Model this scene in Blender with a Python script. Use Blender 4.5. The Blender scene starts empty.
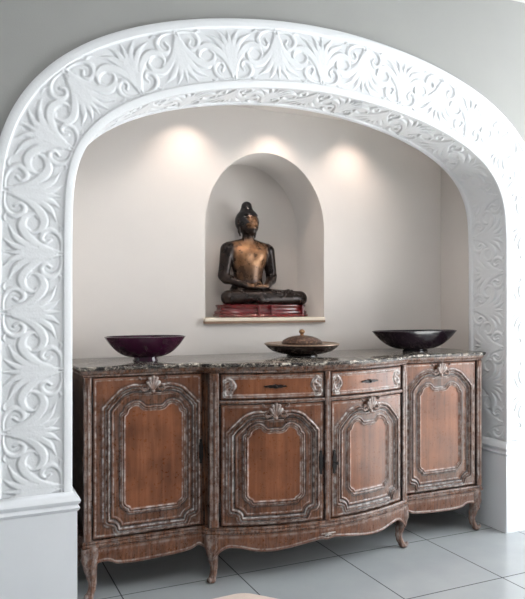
import bpy, bmesh, math, random
import numpy as np
from mathutils import Vector, Matrix
random.seed(4); rng = np.random.RandomState(7)
SC = bpy.context.scene
COL = SC.collection
PI = math.pi

# ------------------------------------------------------------------ helpers
def mesh_np(name, verts, faces, mat=None, smooth=True, attr=None):
    me = bpy.data.meshes.new(name)
    me.from_pydata([tuple(map(float, v)) for v in verts], [], [tuple(map(int, f)) for f in faces])
    me.update()
    if smooth:
        me.polygons.foreach_set('use_smooth', [True]*len(me.polygons))
    if attr is not None:
        ca = me.color_attributes.new('finish', 'FLOAT_COLOR', 'POINT')
        a = np.ones((len(verts), 4), dtype=np.float32); a[:, :attr.shape[1]] = attr
        ca.data.foreach_set('color', a.ravel())
    if mat: me.materials.append(mat)
    return me

def link(name, me, parent=None, loc=None):
    o = bpy.data.objects.new(name, me); COL.objects.link(o)
    if parent is not None: o.parent = parent
    if loc is not None: o.location = loc
    return o

def bm_obj(name, bm, mat=None, parent=None, smooth=False, loc=None):
    bmesh.ops.recalc_face_normals(bm, faces=bm.faces[:])
    me = bpy.data.meshes.new(name); bm.to_mesh(me); bm.free()
    if smooth: me.polygons.foreach_set('use_smooth', [True]*len(me.polygons))
    if mat: me.materials.append(mat)
    return link(name, me, parent, loc)

def fix_normals(me):
    bm = bmesh.new(); bm.from_mesh(me); bmesh.ops.recalc_face_normals(bm, faces=bm.faces[:]); bm.to_mesh(me); bm.free()

def auto_smooth(o, deg=35):
    me = o.data
    bm = bmesh.new(); bm.from_mesh(me)
    for e in bm.edges:
        if len(e.link_faces) == 2:
            e.smooth = e.calc_face_angle(0) < math.radians(deg)
    for f in bm.faces: f.smooth = True
    bm.to_mesh(me); bm.free()

def tag(o, label, cat, group=None):
    o['label'] = label; o['category'] = cat
    if group: o['group'] = group
    return o

def struct(o): o['kind'] = 'structure'; return o

def empty(name, loc, label, cat, group=None):
    o = bpy.data.objects.new(name, None); COL.objects.link(o); o.location = loc
    o.empty_display_size = .1
    return tag(o, label, cat, group)

def box_bm(bm, x0, x1, y0, y1, z0, z1, bev=0):
    r = bmesh.ops.create_cube(bm, size=1.0)
    vs = r['verts']
    for v in vs:
        v.co = Vector(((x0+x1)/2+v.co.x*(x1-x0), (y0+y1)/2+v.co.y*(y1-y0), (z0+z1)/2+v.co.z*(z1-z0)))
    if bev:
        es = list({e for v in vs for e in v.link_edges})
        bmesh.ops.bevel(bm, geom=es, offset=bev, segments=2, profile=.5, affect='EDGES')

def catmull(pts, n=8):
    P = np.array(pts, float); out = []
    Q = np.vstack([2*P[0]-P[1], P, 2*P[-1]-P[-2]])
    for i in range(1, len(Q)-2):
        p0, p1, p2, p3 = Q[i-1], Q[i], Q[i+1], Q[i+2]
        for k in range(n):
            t = k/n
            out.append(.5*((2*p1)+(-p0+p2)*t+(2*p0-5*p1+4*p2-p3)*t*t+(-p0+3*p1-3*p2+p3)*t**3))
    out.append(P[-1]); return np.array(out)

def resample(P, ds):
    d = np.r_[0, np.cumsum(np.linalg.norm(np.diff(P, axis=0), axis=1))]
    n = max(2, int(round(d[-1]/ds))+1); s = np.linspace(0, d[-1], n)
    return np.stack([np.interp(s, d, P[:, k]) for k in range(P.shape[1])], 1), s

def smoothstep(a, b, x):
    t = np.clip((x-a)/(b-a), 0, 1); return t*t*(3-2*t)

def grid_faces(nr, nc, off=0, closed_c=False):
    r = np.arange(nr-1)[:, None]; c = np.arange(nc if closed_c else nc-1)[None]
    c2 = (c+1) % nc
    a = r*nc+c; b = r*nc+c2; d = (r+1)*nc+c; e = (r+1)*nc+c2
    return (np.stack([a, b, e, d], -1).reshape(-1, 4)+off)

def surface_nets(fn, lo, hi, h):
    ax = [np.arange(lo[i], hi[i]+h, h, dtype=np.float32) for i in range(3)]
    X, Y, Z = np.meshgrid(*ax, indexing='ij')
    V = fn(X, Y, Z).astype(np.float32)
    V[V == 0] = 1e-6
    n = V.shape; S = V < 0
    cs = np.zeros((n[0]-1, n[1]-1, n[2]-1, 3)); cn = np.zeros((n[0]-1, n[1]-1, n[2]-1))
    def sl(d):
        return tuple(slice(d[i], n[i]-1+d[i]) for i in range(3))
    for axis in range(3):
        o1, o2 = [a for a in range(3) if a != axis]
        for i in (0, 1):
            for j in (0, 1):
                d = [0, 0, 0]; d[o1] = i; d[o2] = j
                e = list(d); e[axis] = 1
                a, b = V[sl(d)], V[sl(e)]
                m = (a < 0) != (b < 0)
                t = np.where(m, a/np.where(m, a-b, 1), 0)
                cn += m
                cs[..., axis] += np.where(m, t, 0); cs[..., o1] += m*i; cs[..., o2] += m*j
    act = cn > 0; idx = -np.ones(act.shape, int); idx[act] = np.arange(act.sum())
    ijk = np.argwhere(act)
    verts = (ijk + cs[act]/cn[act][:, None])*h + np.array(lo)
    faces = []
    for axis in range(3):
        o1, o2 = (axis+1) % 3, (axis+2) % 3
        a = [slice(1, n[i]-1) for i in range(3)]; a[axis] = slice(0, n[axis]-1)
        b = list(a); b[axis] = slice(1, n[axis])
        s0, s1 = S[tuple(a)], S[tuple(b)]
        m = s0 != s1; pts = np.argwhere(m)
        base = pts.copy()
        for k in (o1, o2): base[:, k] += 1
        def cell(d1, d2):
            q = base.copy(); q[:, o1] += d1; q[:, o2] += d2
            return idx[q[:, 0], q[:, 1], q[:, 2]]
        f = np.stack([cell(-1, -1), cell(0, -1), cell(0, 0), cell(-1, 0)], 1)
        flip = ~s0[m]
        f[flip] = f[flip][:, ::-1]
        faces.append(f)
    return verts, np.vstack(faces)

def sd_cone(X, Y, Z, a, b, ra, rb):
    a = np.array(a); b = np.array(b); d = b-a; L2 = float(d@d) or 1e-9
    t = np.clip(((X-a[0])*d[0]+(Y-a[1])*d[1]+(Z-a[2])*d[2])/L2, 0, 1)
    return np.sqrt((X-a[0]-t*d[0])**2+(Y-a[1]-t*d[1])**2+(Z-a[2]-t*d[2])**2)-(ra+(rb-ra)*t)
def sd_ell(X, Y, Z, c, r):
    x, y, z = (X-c[0])/r[0], (Y-c[1])/r[1], (Z-c[2])/r[2]
    k = np.sqrt(x*x+y*y+z*z); return (k-1)*min(r)
def smin(a, b, k):
    h = np.clip(.5+.5*(b-a)/k, 0, 1); return b*(1-h)+a*h-k*h*(1-h)
def smax(a, b, k): return -smin(-a, -b, k)

# ------------------------------------------------------------------ materials
def new_mat(name):
    m = bpy.data.materials.new(name); m.use_nodes = True
    return m, m.node_tree.nodes, m.node_tree.links, m.node_tree.nodes['Principled BSDF']
def noise(N, L, scale, detail=4, vec=None, rough=.55, dist=0):
    n = N.new('ShaderNodeTexNoise'); n.inputs['Scale'].default_value = scale
    n.inputs['Detail'].default_value = detail; n.inputs['Roughness'].default_value = rough
    n.inputs['Distortion'].default_value = dist
    if vec is not None: L.new(vec, n.inputs['Vector'])
    return n.outputs['Fac']
def ramp(N, L, src, stops):
    r = N.new('ShaderNodeValToRGB'); e = r.color_ramp.elements
    while len(e) < len(stops): e.new(.5)
    for k, (p, c) in zip(e, stops): k.position = p; k.color = (c[0], c[1], c[2], 1)
    L.new(src, r.inputs['Fac']); return r.outputs['Color']
def mix(N, L, fac, a, b, mode='MIX'):
    m = N.new('ShaderNodeMix'); m.data_type = 'RGBA'; m.blend_type = mode
    for s, v in ((m.inputs[0], fac), (m.inputs[6], a), (m.inputs[7], b)):
        if isinstance(v, (int, float)): s.default_value = v
        elif isinstance(v, tuple): s.default_value = (v[0], v[1], v[2], 1)
        else: L.new(v, s)
    return m.outputs[2]
def math_n(N, L, op, a, b=0.):
    m = N.new('ShaderNodeMath'); m.operation = op; m.use_clamp = False
    for s, v in ((m.inputs[0], a), (m.inputs[1], b)):
        if isinstance(v, (int, float)): s.default_value = v
        else: L.new(v, s)
    return m.outputs[0]
def bump(N, L, B, src, strength, dist=.01):
    b = N.new('ShaderNodeBump'); b.inputs['Strength'].default_value = strength; b.inputs['Distance'].default_value = dist
    L.new(src, b.inputs['Height']); L.new(b.outputs[0], B.inputs['Normal'])
def coords(N, L, scale=(1, 1, 1)):
    t = N.new('ShaderNodeTexCoord'); m = N.new('ShaderNodeMapping'); m.inputs['Scale'].default_value = scale
    L.new(t.outputs['Object'], m.inputs['Vector']); return m.outputs[0]

def plain(name, col, rough=.6, metal=0, nscale=0, namt=.06, bmp=0, bscale=60, coat=0, spec=.5):
    m, N, L, B = new_mat(name)
    B.inputs['Roughness'].default_value = rough; B.inputs['Metallic'].default_value = metal
    B.inputs['Coat Weight'].default_value = coat; B.inputs['Coat Roughness'].default_value = .08
    B.inputs['Specular IOR Level'].default_value = spec
    v = coords(N, L)
    c = tuple(col)
    lo = tuple(x*(1-namt) for x in c); hi = tuple(min(1, x*(1+namt)) for x in c)
    L.new(ramp(N, L, noise(N, L, nscale or 6, 4, v), [(.35, lo), (.65, hi)]), B.inputs['Base Color'])
    if bmp: bump(N, L, B, noise(N, L, bscale, 3, v), bmp, .004)
    return m

M = {}
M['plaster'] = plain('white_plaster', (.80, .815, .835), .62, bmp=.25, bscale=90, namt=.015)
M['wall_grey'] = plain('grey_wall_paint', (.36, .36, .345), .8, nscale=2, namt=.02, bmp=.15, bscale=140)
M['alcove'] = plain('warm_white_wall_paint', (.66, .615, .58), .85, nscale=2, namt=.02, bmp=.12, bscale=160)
M['plinth'] = plain('white_gloss_paint', (.80, .82, .85), .35, namt=.01)
M['room_white'] = plain('white_room_paint', (.56, .56, .56), .8, namt=.01)
M['iron'] = plain('black_iron', (.015, .013, .013), .45, .6, nscale=40, namt=.3)
M['shelf'] = plain('cream_shelf_paint', (.72, .64, .52), .5, namt=.05)
M['shelf_dark'] = plain('brown_shelf_edge', (.22, .13, .08), .5)
M['purple'] = plain('purple_lacquer', (.032, .003, .018), .14, nscale=14, namt=.25, coat=.25, spec=.4)
M['dark_lacquer'] = plain('dark_brown_lacquer', (.022, .010, .008), .2, nscale=30, namt=.3, coat=.4)
M['rim_gold'] = plain('worn_gold_rim', (.30, .21, .15), .3, .35, nscale=60, namt=.3)
M['brass'] = plain('brass', (.36, .21, .11), .28, .9)
M['red'] = plain('red_lacquer', (.11, .006, .009), .2, nscale=20, namt=.3, coat=.5)
M['mat'] = plain('pale_peach', (.80, .66, .58), .5, nscale=50, namt=.03)
M['window_white'] = plain('white_window_frame', (.8, .8, .8), .4)

# lid of the dish: dark patterned metal
m, N, L, B = new_mat('engraved_dark_metal'); M['lid'] = m
v = coords(N, L)
vo = N.new('ShaderNodeTexVoronoi'); vo.inputs['Scale'].default_value = 70; L.new(v, vo.inputs['Vector'])
L.new(ramp(N, L, vo.outputs['Distance'], [(.2, (.22, .13, .08)), (.5, (.06, .03, .02))]), B.inputs['Base Color'])
B.inputs['Metallic'].default_value = .5; B.inputs['Roughness'].default_value = .35
bump(N, L, B, vo.outputs['Distance'], .6, .004)

# bronze, gold tone by attribute; on the torso it paints the spotlight highlight
def bronze(name, curls=False):
    m, N, L, B = new_mat(name)
    v = coords(N, L)
    a = N.new('ShaderNodeAttribute'); a.attribute_name = 'finish'
    sep = N.new('ShaderNodeSeparateColor'); L.new(a.outputs['Color'], sep.inputs[0])
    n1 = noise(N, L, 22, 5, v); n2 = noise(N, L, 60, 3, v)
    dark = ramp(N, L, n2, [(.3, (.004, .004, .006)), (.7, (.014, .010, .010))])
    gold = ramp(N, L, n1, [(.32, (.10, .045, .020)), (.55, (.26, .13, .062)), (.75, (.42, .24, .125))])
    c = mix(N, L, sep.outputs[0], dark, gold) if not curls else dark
    L.new(c, B.inputs['Base Color'])
    B.inputs['Metallic'].default_value = .55 if not curls else .2
    L.new(ramp(N, L, n1, [(.3, (.22,)*3), (.8, (.42,)*3)]), B.inputs['Roughness'])
    if curls:
        vo = N.new('ShaderNodeTexVoronoi'); vo.inputs['Scale'].default_value = 95; L.new(v, vo.inputs['Vector'])
        bump(N, L, B, vo.outputs['Distance'], -.8, .004)
    else: bump(N, L, B, n2, .15, .003)
    return m
M['bronze'] = bronze('bronze_painted_glint'); M['curls'] = bronze('black_curls', True)

# marble
m, N, L, B = new_mat('mottled_marble'); M['marble'] = m
v = coords(N, L)
n1 = noise(N, L, 26, 9, v, .75, 1.2); n2 = noise(N, L, 90, 5, v, .6, 1)
c1 = ramp(N, L, n1, [(.44, (.006, .006, .007)), (.50, (.03, .026, .024)), (.55, (.26, .22, .18)), (.63, (.72, .66, .58))])
c2 = ramp(N, L, n2, [(.42, (.02, .02, .022)), (.6, (.5, .45, .4))])
L.new(mix(N, L, .10, c1, c2), B.inputs['Base Color'])
B.inputs['Roughness'].default_value = .14
bump(N, L, B, n2, .05, .002)

# aged limed wood
def wood(name, default_frame, default_wax=0):
    m, N, L, B = new_mat(name)
    vg = coords(N, L, (34, 34, 2.2)); vh = coords(N, L, (3, 3, 40)) ; v = coords(N, L)
    a = N.new('ShaderNodeAttribute'); a.attribute_name = 'finish'
    sep = N.new('ShaderNodeSeparateColor'); L.new(a.outputs['Color'], sep.inputs[0])
    grain = noise(N, L, 1.0, 6, vg, .6, .4); big = noise(N, L, 5.5, 3, v); fine = noise(N, L, 70, 4, v, .65)
    grain2 = noise(N, L, 3.0, 5, vg, .65, .2)
    red = ramp(N, L, grain, [(.3, (.064, .018, .007)), (.5, (.175, .056, .022)), (.7, (.32, .125, .058))])
    red = mix(N, L, .55, red, ramp(N, L, big, [(.35, (.090, .028, .011)), (.65, (.265, .096, .041))]))
    brown = ramp(N, L, grain2, [(.38, (.014, .007, .004)), (.52, (.088, .034, .016)), (.66, (.21, .092, .045))])
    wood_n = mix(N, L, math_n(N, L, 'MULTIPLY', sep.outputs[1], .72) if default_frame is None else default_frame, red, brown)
    # dark gap stain (blue channel)
    wood_d = mix(N, L, sep.outputs[2] if default_frame is None else 0., wood_n, (.016, .011, .012))
    # liming wax: attribute * streaky noise
    streak = ramp(N, L, mix(N, L, .35, noise(N, L, 26, 3, v, .6), fine), [(.44, (0,)*3), (.56, (1,)*3)])
    waxv = (sep.outputs[0] if default_frame is None else default_wax)
    if default_frame is None:
        w = math_n(N, L, 'MULTIPLY', waxv, math_n(N, L, 'ADD', math_n(N, L, 'MULTIPLY', streak, .62), .30))
        w2 = math_n(N, L, 'MULTIPLY', math_n(N, L, 'MULTIPLY', sep.outputs[1], streak), .045)
        w = math_n(N, L, 'ADD', w, w2)
        w = math_n(N, L, 'MINIMUM', w, .95)
    else:
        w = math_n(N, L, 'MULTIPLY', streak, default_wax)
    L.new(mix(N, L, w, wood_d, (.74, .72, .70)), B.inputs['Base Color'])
    B.inputs['Roughness'].default_value = .34
    L.new(ramp(N, L, fine, [(.3, (.24,)*3), (.7, (.40,)*3)]), B.inputs['Roughness']); B.inputs['Specular IOR Level'].default_value = .4
    bump(N, L, B, mix(N, L, .5, grain, fine), .12, .003)
    return m
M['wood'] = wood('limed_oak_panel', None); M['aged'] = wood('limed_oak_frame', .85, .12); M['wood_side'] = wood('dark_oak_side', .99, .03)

# floor tiles
TILE, TX, TY = .6082, .7232, 2.5925
m, N, L, B = new_mat('pale_grey_floor_tiles'); M['floor'] = m
t = N.new('ShaderNodeTexCoord'); sp = N.new('ShaderNodeSeparateXYZ'); L.new(t.outputs['Object'], sp.inputs[0])
def line(src, off):
    q = math_n(N, L, 'DIVIDE', math_n(N, L, 'SUBTRACT', src, off-30*TILE), TILE)
    f = math_n(N, L, 'FRACT', q); f = math_n(N, L, 'ABSOLUTE', math_n(N, L, 'SUBTRACT', f, .5))
    return math_n(N, L, 'GREATER_THAN', f, .5-.0032/TILE)
g = math_n(N, L, 'MAXIMUM', line(sp.outputs[0], TX), line(sp.outputs[1], TY))
nb = noise(N, L, 3, 5, t.outputs['Object'])
c = ramp(N, L, nb, [(.3, (.37, .395, .41)), (.7, (.42, .445, .455))])
L.new(mix(N, L, g, c, (.035, .04, .045)), B.inputs['Base Color'])
L.new(mix(N, L, g, (.24,)*3, (.8,)*3), B.inputs['Roughness'])
bump(N, L, B, g, -.4, .003)

# glass
m, N, L, B = new_mat('window_glass'); M['glass'] = m
tr = N.new('ShaderNodeBsdfTransparent'); gl = N.new('ShaderNodeBsdfGlossy'); gl.inputs['Roughness'].default_value = .02
mx = N.new('ShaderNodeMixShader'); mx.inputs[0].default_value = .04
L.new(tr.outputs[0], mx.inputs[1]); L.new(gl.outputs[0], mx.inputs[2]); L.new(mx.outputs[0], N['Material Output'].inputs['Surface'])

# ------------------------------------------------------------------ camera
cam = bpy.data.cameras.new('camera'); co = bpy.data.objects.new('camera', cam); COL.objects.link(co)
co.location = (0, 0, 1.4); co.rotation_euler = (PI/2, 0, -math.radians(24.7))
cam.sensor_fit = 'HORIZONTAL'; cam.sensor_width = 36; cam.lens = 666/525*36; cam.shift_y = 5.5/525
cam.clip_start = .05
SC.camera = co

# ------------------------------------------------------------------ archway
YF, YR, YB = 3.10, 3.435, 3.72          # band face, end of reveal, alcove back wall
CX = 1.78
half = [(1.292, 0.0), (1.292, .6), (1.292, 1.2), (1.292, 1.6), (1.290, 1.80), (1.284, 1.92), (1.268, 2.02), (1.235, 2.11), (1.182, 2.19), (1.10, 2.268), (.985, 2.34), (.84, 2.402), (.66, 2.457), (.45, 2.50), (.22, 2.529), (0, 2.538)]
hp = np.array(half); hp[:, 0] *= 1.0075
left = np.stack([CX-hp[:, 0], hp[:, 1]], 1); right = np.stack([CX+hp[::-1, 0], hp[::-1, 1]], 1)[1:]
contour = catmull(np.vstack([left, right]), 12)
DS = .0040
ci, si = resample(contour, DS)
tg = np.gradient(ci, axis=0); 
for _ in range(30):
    tg[1:-1] = (tg[:-2]+tg[1:-1]*2+tg[2:])/4
tg /= np.linalg.norm(tg, axis=1)[:, None]
nrm = np.stack([-tg[:, 1], tg[:, 0]], 1)            # outward (left of travel direction)
midc = ci+nrm*.16
sm = np.r_[0, np.cumsum(np.linalg.norm(np.diff(midc, axis=0), axis=1))]

# ornamental cell: x in [-1,1] half periods, y in [0,1]; A at x=0, B (flipped) at x=+-1
HALFP = .277; FW = .258; AR = HALFP/FW
def strokes_A():
    S = []
    S.append(([(.02, .00), (.075, .20), (.17, .42), (.33, .60), (.52, .68), (.68, .62), (.74, .49), (.66, .42)], .022, .082, .018))
    S.append(([(.04, .03), (.20, .02), (.36, .07), (.45, .19), (.40, .32), (.28, .36), (.21, .28), (.26, .20)], .020, .050, .030))
    S.append(([(.0, .10), (.0, .35), (.0, .60)], .03, .17, .13))
    S.append(([(.0, .50), (.0, .75), (.0, .97)], .05, .048, .012))
    S.append(([(.05, .48), (.085, .68), (.14, .83), (.24, .96)], .06, .058, .014))
    S.append(([(.10, .47), (.19, .66), (.32, .80), (.50, .89)], .06, .062, .012))
    S.append(([(.56, .94), (.66, .97), (.78, .90)], .008, .026, .008))
    return S
def stroke_field(X, Y):
    """height 0..1 of the raised scrollwork, X, Y in units of field width"""
    H = np.zeros_like(X); G = np.zeros_like(X)
    for kind, cx in ((0, 0.), (1, AR), (1, -AR)):
        for sgn in (1, -1):
            for pts, r0, rm, r1 in strokes_A():
                P = catmull(pts, 6); n = len(P)
                P = P.copy(); P[:, 0] *= sgn*.95
                if kind: P[:, 1] = 1-P[:, 1]
                P[:, 0] += cx
                lo = P.min(0)-.1; hi = P.max(0)+.1
                msk = (X > lo[0]) & (X < hi[0]) & (Y > lo[1]) & (Y < hi[1])
                if not msk.any(): continue
                x, y = X[msk], Y[msk]; best = np.full(x.shape, -1.); r_ = np.full(x.shape, .01); sgnd = np.zeros_like(best)
                for k in range(n-1):
                    a, b = P[k], P[k+1]; d = b-a; L2 = d@d+1e-12
                    t = np.clip(((x-a[0])*d[0]+(y-a[1])*d[1])/L2, 0, 1)
                    q = (k+t)/(n-1)
                    r = np.where(q < .5, r0+(rm-r0)*smoothstep(0, .5, q), r1+(rm-r1)*smoothstep(0, .5, 1-q))
                    ex = x-a[0]-t*d[0]; ey = y-a[1]-t*d[1]
                    u = 1-np.hypot(ex, ey)/r
                    side = np.sign(d[0]*ey-d[1]*ex)*np.hypot(ex, ey)/r
                    up = u > best; best = np.where(up, u, best); sgnd = np.where(up, side, sgnd); r_ = np.where(up, r, r_)
                side = sgnd*sgn*(-1 if kind else 1)
                # leaf blade: crisp on one side, sloping away on the other
                h = smoothstep(0, 1, best*r_/.018)*(.90+.10*np.clip(side, -1, 1))
                gr = np.where((best <= 0) & (side > 0), np.exp(-((-best*r_-.012)/.010)**2), 0)
                G[msk] = np.maximum(G[msk], gr)
                H[msk] = np.maximum(H[msk], np.where(best > 0, h, 0))
    return np.where(H > .02, H, -.5*G)
CRES = .0035/FW
cx_ = np.arange(-AR, AR+CRES, CRES); cy_ = np.arange(0, 1+CRES, CRES)
CXg, CYg = np.meshgrid(cx_, cy_, indexing='ij'); CELL = stroke_field(CXg, CYg)
def sample_cell(ph, y):
    """ph: phase in half periods; y 0..1"""
    xx = ((ph+1) % 2-1)*AR; fx = (xx+AR)/CRES; fy = np.clip(y/CRES, 0, len(cy_)-1.001)
    fx = np.clip(fx, 0, len(cx_)-1.001); i = fx.astype(int); j = fy.astype(int); a = fx-i; b = fy-j
    return (CELL[i, j]*(1-a)*(1-b)+CELL[i+1, j]*a*(1-b)+CELL[i, j+1]*(1-a)*b+CELL[i+1, j+1]*a*b)

apex_i = int(np.argmax(ci[:, 1])); s_apex = sm[apex_i]
zi = np.interp(1.368, ci[:apex_i, 1], sm[:apex_i]); k = round((s_apex-zi)/HALFP)
if k % 2 == 0: k += 1
hp_face = (s_apex-zi)/k
zi2 = np.interp(1.368, ci[:apex_i, 1], si[:apex_i]); s_apex2 = si[apex_i]
k2 = round((s_apex2-zi2)/HALFP); k2 += (k2 % 2 == 0); hp_rev = (s_apex2-zi2)/k2
REL = .0082
ws = np.r_[0, .004, np.arange(.034, .044, .0025), np.arange(.046, .298, .0040), np.arange(.299, .309, .0025), .322, .336, .344, .347]
W, Sm = np.meshgrid(ws, sm)
def face_h(W, S):
    fld = smoothstep(.036, .042, W)*(1-smoothstep(.300, .307, W))
    y = (W-.042)/.258
    hgt = sample_cell((S-s_apex)/hp_face, np.clip(y, 0, 1))*REL
    return -fld*.011+hgt*fld - smoothstep(.334, .347, W)*.004-(1-smoothstep(0, .004, W))*.003
Hf = face_h(W, Sm)
PX = ci[:, 0][:, None]+nrm[:, 0][:, None]*W; PZ = ci[:, 1][:, None]+nrm[:, 1][:, None]*W
PY = YF-Hf
vf = np.stack([PX, PY, PZ], -1)
outer = vf[:, -1].copy()
# back edge of outer side returns to wall
ret = outer.copy(); ret[:, 1] = YF+.03
# reveal
ys = np.r_[.004, .012, np.arange(.020, .030, .0025), np.arange(.032, .300, .0045), np.arange(.301, .311, .0025), .325, .335]
Wr, Sr = np.meshgrid(ys, si)
fld = smoothstep(.020, .028, Wr)*(1-smoothstep(.302, .309, Wr))
hr = -fld*.010+fld*sample_cell((Sr-s_apex2)/hp_rev, np.clip((Wr-.026)/.278, 0, 1))*REL*.95
rv = np.stack([ci[:, 0][:, None]-nrm[:, 0][:, None]*hr, YF+Wr, ci[:, 1][:, None]-nrm[:, 1][:, None]*hr], -1)
lip = rv[:, -1].copy(); lip[:, :2] += 0; lip2 = lip.copy(); lip2[:, 0] += nrm[:, 0]*.05; lip2[:, 2] += nrm[:, 1]*.05
allv = np.concatenate([lip2[:, None], rv[:, ::-1], vf, ret[:, None]], 1)
nr, nc = allv.shape[:2]
me = mesh_np('trim_1', allv.reshape(-1, 3), grid_faces(nr, nc)[:, ::-1], M['plaster'])
o = struct(link('trim_1', me))

# front wall with the arched opening
def wall_with_hole(name, hole, rect, y0, y1, mat, extra=None):
    """hole: (n,2) contour from bottom-left up and over to bottom-right"""
    x0, x1, z1 = rect; n = len(hole); outp = []
    cxm = (hole[0, 0]+hole[-1, 0])/2; zc = hole[:, 1].max()*.6
    for (x, z) in hole:
        if z <= zc: outp.append((x0 if x < cxm else x1, z)); continue
        dx, dz = x-cxm, z-zc
        t = min([(x0-cxm)/dx if dx < 0 else 1e9, (x1-cxm)/dx if dx > 0 else 1e9, (z1-zc)/dz if dz > 0 else 1e9])
        outp.append((cxm+dx*t, zc+dz*t))
    outp = np.array(outp)
    # keep exact corners
    for cxr in (x0, x1):
        i = np.argmin(np.hypot(outp[:, 0]-cxr, outp[:, 1]-z1)); outp[i] = (cxr, z1)
    v = [(x, y0, z) for x, z in hole]+[(x, y0, z) for x, z in outp]+[(x, y1, z) for x, z in hole]+[(x, y1, z) for x, z in outp]
    f = []
    for i in range(n-1):
        f += [(i, i+1, n+i+1, n+i), (2*n+i, 3*n+i, 3*n+i+1, 2*n+i+1), (i, 2*n+i, 2*n+i+1, i+1), (n+i, n+i+1, 3*n+i+1, 3*n+i)]
    me = mesh_np(name, v, f, mat, smooth=False); fix_normals(me)
    return struct(link(name, me))
oc = (ci+nrm*.325)[::12]; oc[0, 1] = 0; oc[-1, 1] = 0
RX0, RX1, RZ = -2.6, 4.9, 3.3
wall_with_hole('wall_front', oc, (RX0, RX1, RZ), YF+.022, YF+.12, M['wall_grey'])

# alcove shell
AX0, AX1, AZ = CX-1.307, CX+1.307, 2.60
NX, NH = 1.742, .404
def niche_contour(n=40):
    p = [(NX-NH, 1.29), (NX-NH, 1.6)]
    for i in range(n+1):
        a = PI-PI*i/n; p.append((NX+NH*math.cos(a), 1.88+.458*math.sin(a)))
    return np.array(p+[(NX+NH, 1.6), (NX+NH, 1.29)])
nc_ = niche_contour(); n = len(nc_)
bm = bmesh.new()
# wall plane around the niche
x0, x1, z1 = AX0-.1, AX1+.1, AZ+.1
hole = [bm.verts.new((x, YB, z)) for x, z in nc_]
outp = []
for (x, z) in nc_:
    if z <= 1.88: outp.append((x0 if x < NX else x1, z)); continue
    dx, dz = x-NX, z-1.88
    t = min([(x0-NX)/dx if dx < -1e-6 else 1e9, (x1-NX)/dx if dx > 1e-6 else 1e9, (z1-1.88)/dz if dz > 1e-6 else 1e9])
    outp.append((NX+dx*t, 1.88+dz*t))
outp = np.array(outp)
for cxr in (x0, x1):
    i = np.argmin(np.hypot(outp[:, 0]-cxr, outp[:, 1]-z1)); outp[i] = (cxr, z1)
ov = [bm.verts.new((x, YB, z)) for x, z in outp]
for i in range(n-1): bm.faces.new((hole[i], hole[i+1], ov[i+1], ov[i]))
bl = [bm.verts.new((x, YB, 0)) for x in (x0, NX-NH, NX+NH, x1)]
bm.faces.new((bl[0], bl[1], hole[0], ov[0])); bm.faces.new((bl[1], bl[2], hole[-1], hole[0])); bm.faces.new((bl[2], bl[3], ov[-1], hole[-1]))
# niche interior
ND = 4.085
rim = [bm.verts.new((NX+(x-NX)*.995, YB+.006, 1.29+(z-1.29)*.997)) for x, z in nc_]
bk = [bm.verts.new((NX+(x-NX)*.995, ND, 1.29+(z-1.29)*.997)) for x, z in nc_]
for i in range(n-1):
    bm.faces.new((hole[i], rim[i], rim[i+1], hole[i+1])); f = bm.faces.new((rim[i], bk[i], bk[i+1], rim[i+1])); f.smooth = True
bm.faces.new(bk); bm.faces.new((hole[0], hole[-1], rim[-1], rim[0])); bm.faces.new((rim[0], rim[-1], bk[-1], bk[0]))
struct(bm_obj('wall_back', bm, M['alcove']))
for nm, a, b in (('wall_alcove_left', AX0-.1, AX0), ('wall_alcove_right', AX1, AX1+.1)):
    bm = bmesh.new(); box_bm(bm, a, b, YR+.001, YB+.05, 0, AZ+.1); struct(bm_obj(nm, bm, M['alcove']))
bm = bmesh.new(); box_bm(bm, AX0-.1, AX1+.1, YF+.125, YB+.05, AZ, AZ+.1); struct(bm_obj('ceiling_alcove', bm, M['alcove']))

# floor, ceiling, side walls of the room
bm = bmesh.new(); box_bm(bm, RX0, RX1, -3.2, 4.3, -.1, 0); struct(bm_obj('floor', bm, M['floor']))
bm = bmesh.new(); box_bm(bm, RX0, RX1, -3.2, YF+.12, RZ, RZ+.1); struct(bm_obj('ceiling', bm, M['room_white']))
bm = bmesh.new(); box_bm(bm, RX0-.1, RX0, -3.2, YF+.12, 0, RZ); struct(bm_obj('wall_left', bm, M['room_white']))
# wall behind the camera with an added, unseen high window band for fill light
bm = bmesh.new()
for a in ((RX0, -1.8, 0, RZ), (4.2, RX1, 0, RZ), (-1.8, 4.2, 0, 1.2), (-1.8, 4.2, 3.1, RZ)):
    box_bm(bm, a[0], a[1], -3.3, -3.2, a[2], a[3])
struct(bm_obj('wall_rear', bm, M['room_white']))
bm = bmesh.new()
for x in (-1.8, .17, 2.17, 4.14): box_bm(bm, x, x+.06, -3.28, -3.22, 1.2, 3.1)
for z in (1.2, 3.04): box_bm(bm, -1.8, 4.2, -3.28, -3.22, z, z+.06)
wf2 = struct(bm_obj('added_fill_window', bm, M['window_white']))
bm = bmesh.new(); box_bm(bm, -1.75, 4.15, -3.253, -3.247, 1.25, 3.05)
bm_obj('pane', bm, M['glass'], wf2)
# unseen fill lamp added on the ceiling, above and in front of the archway
cl_ = empty('added_fill_lamp', (1.1, .7, RZ), 'added fill lamp, flat, square and white, unseen on the ceiling in front of the archway', 'lamp')
bm = bmesh.new(); box_bm(bm, -.72, .72, -.72, .72, -.03, 0, .008); bm_obj('fill_lamp_frame', bm, M['window_white'], cl_)
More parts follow.
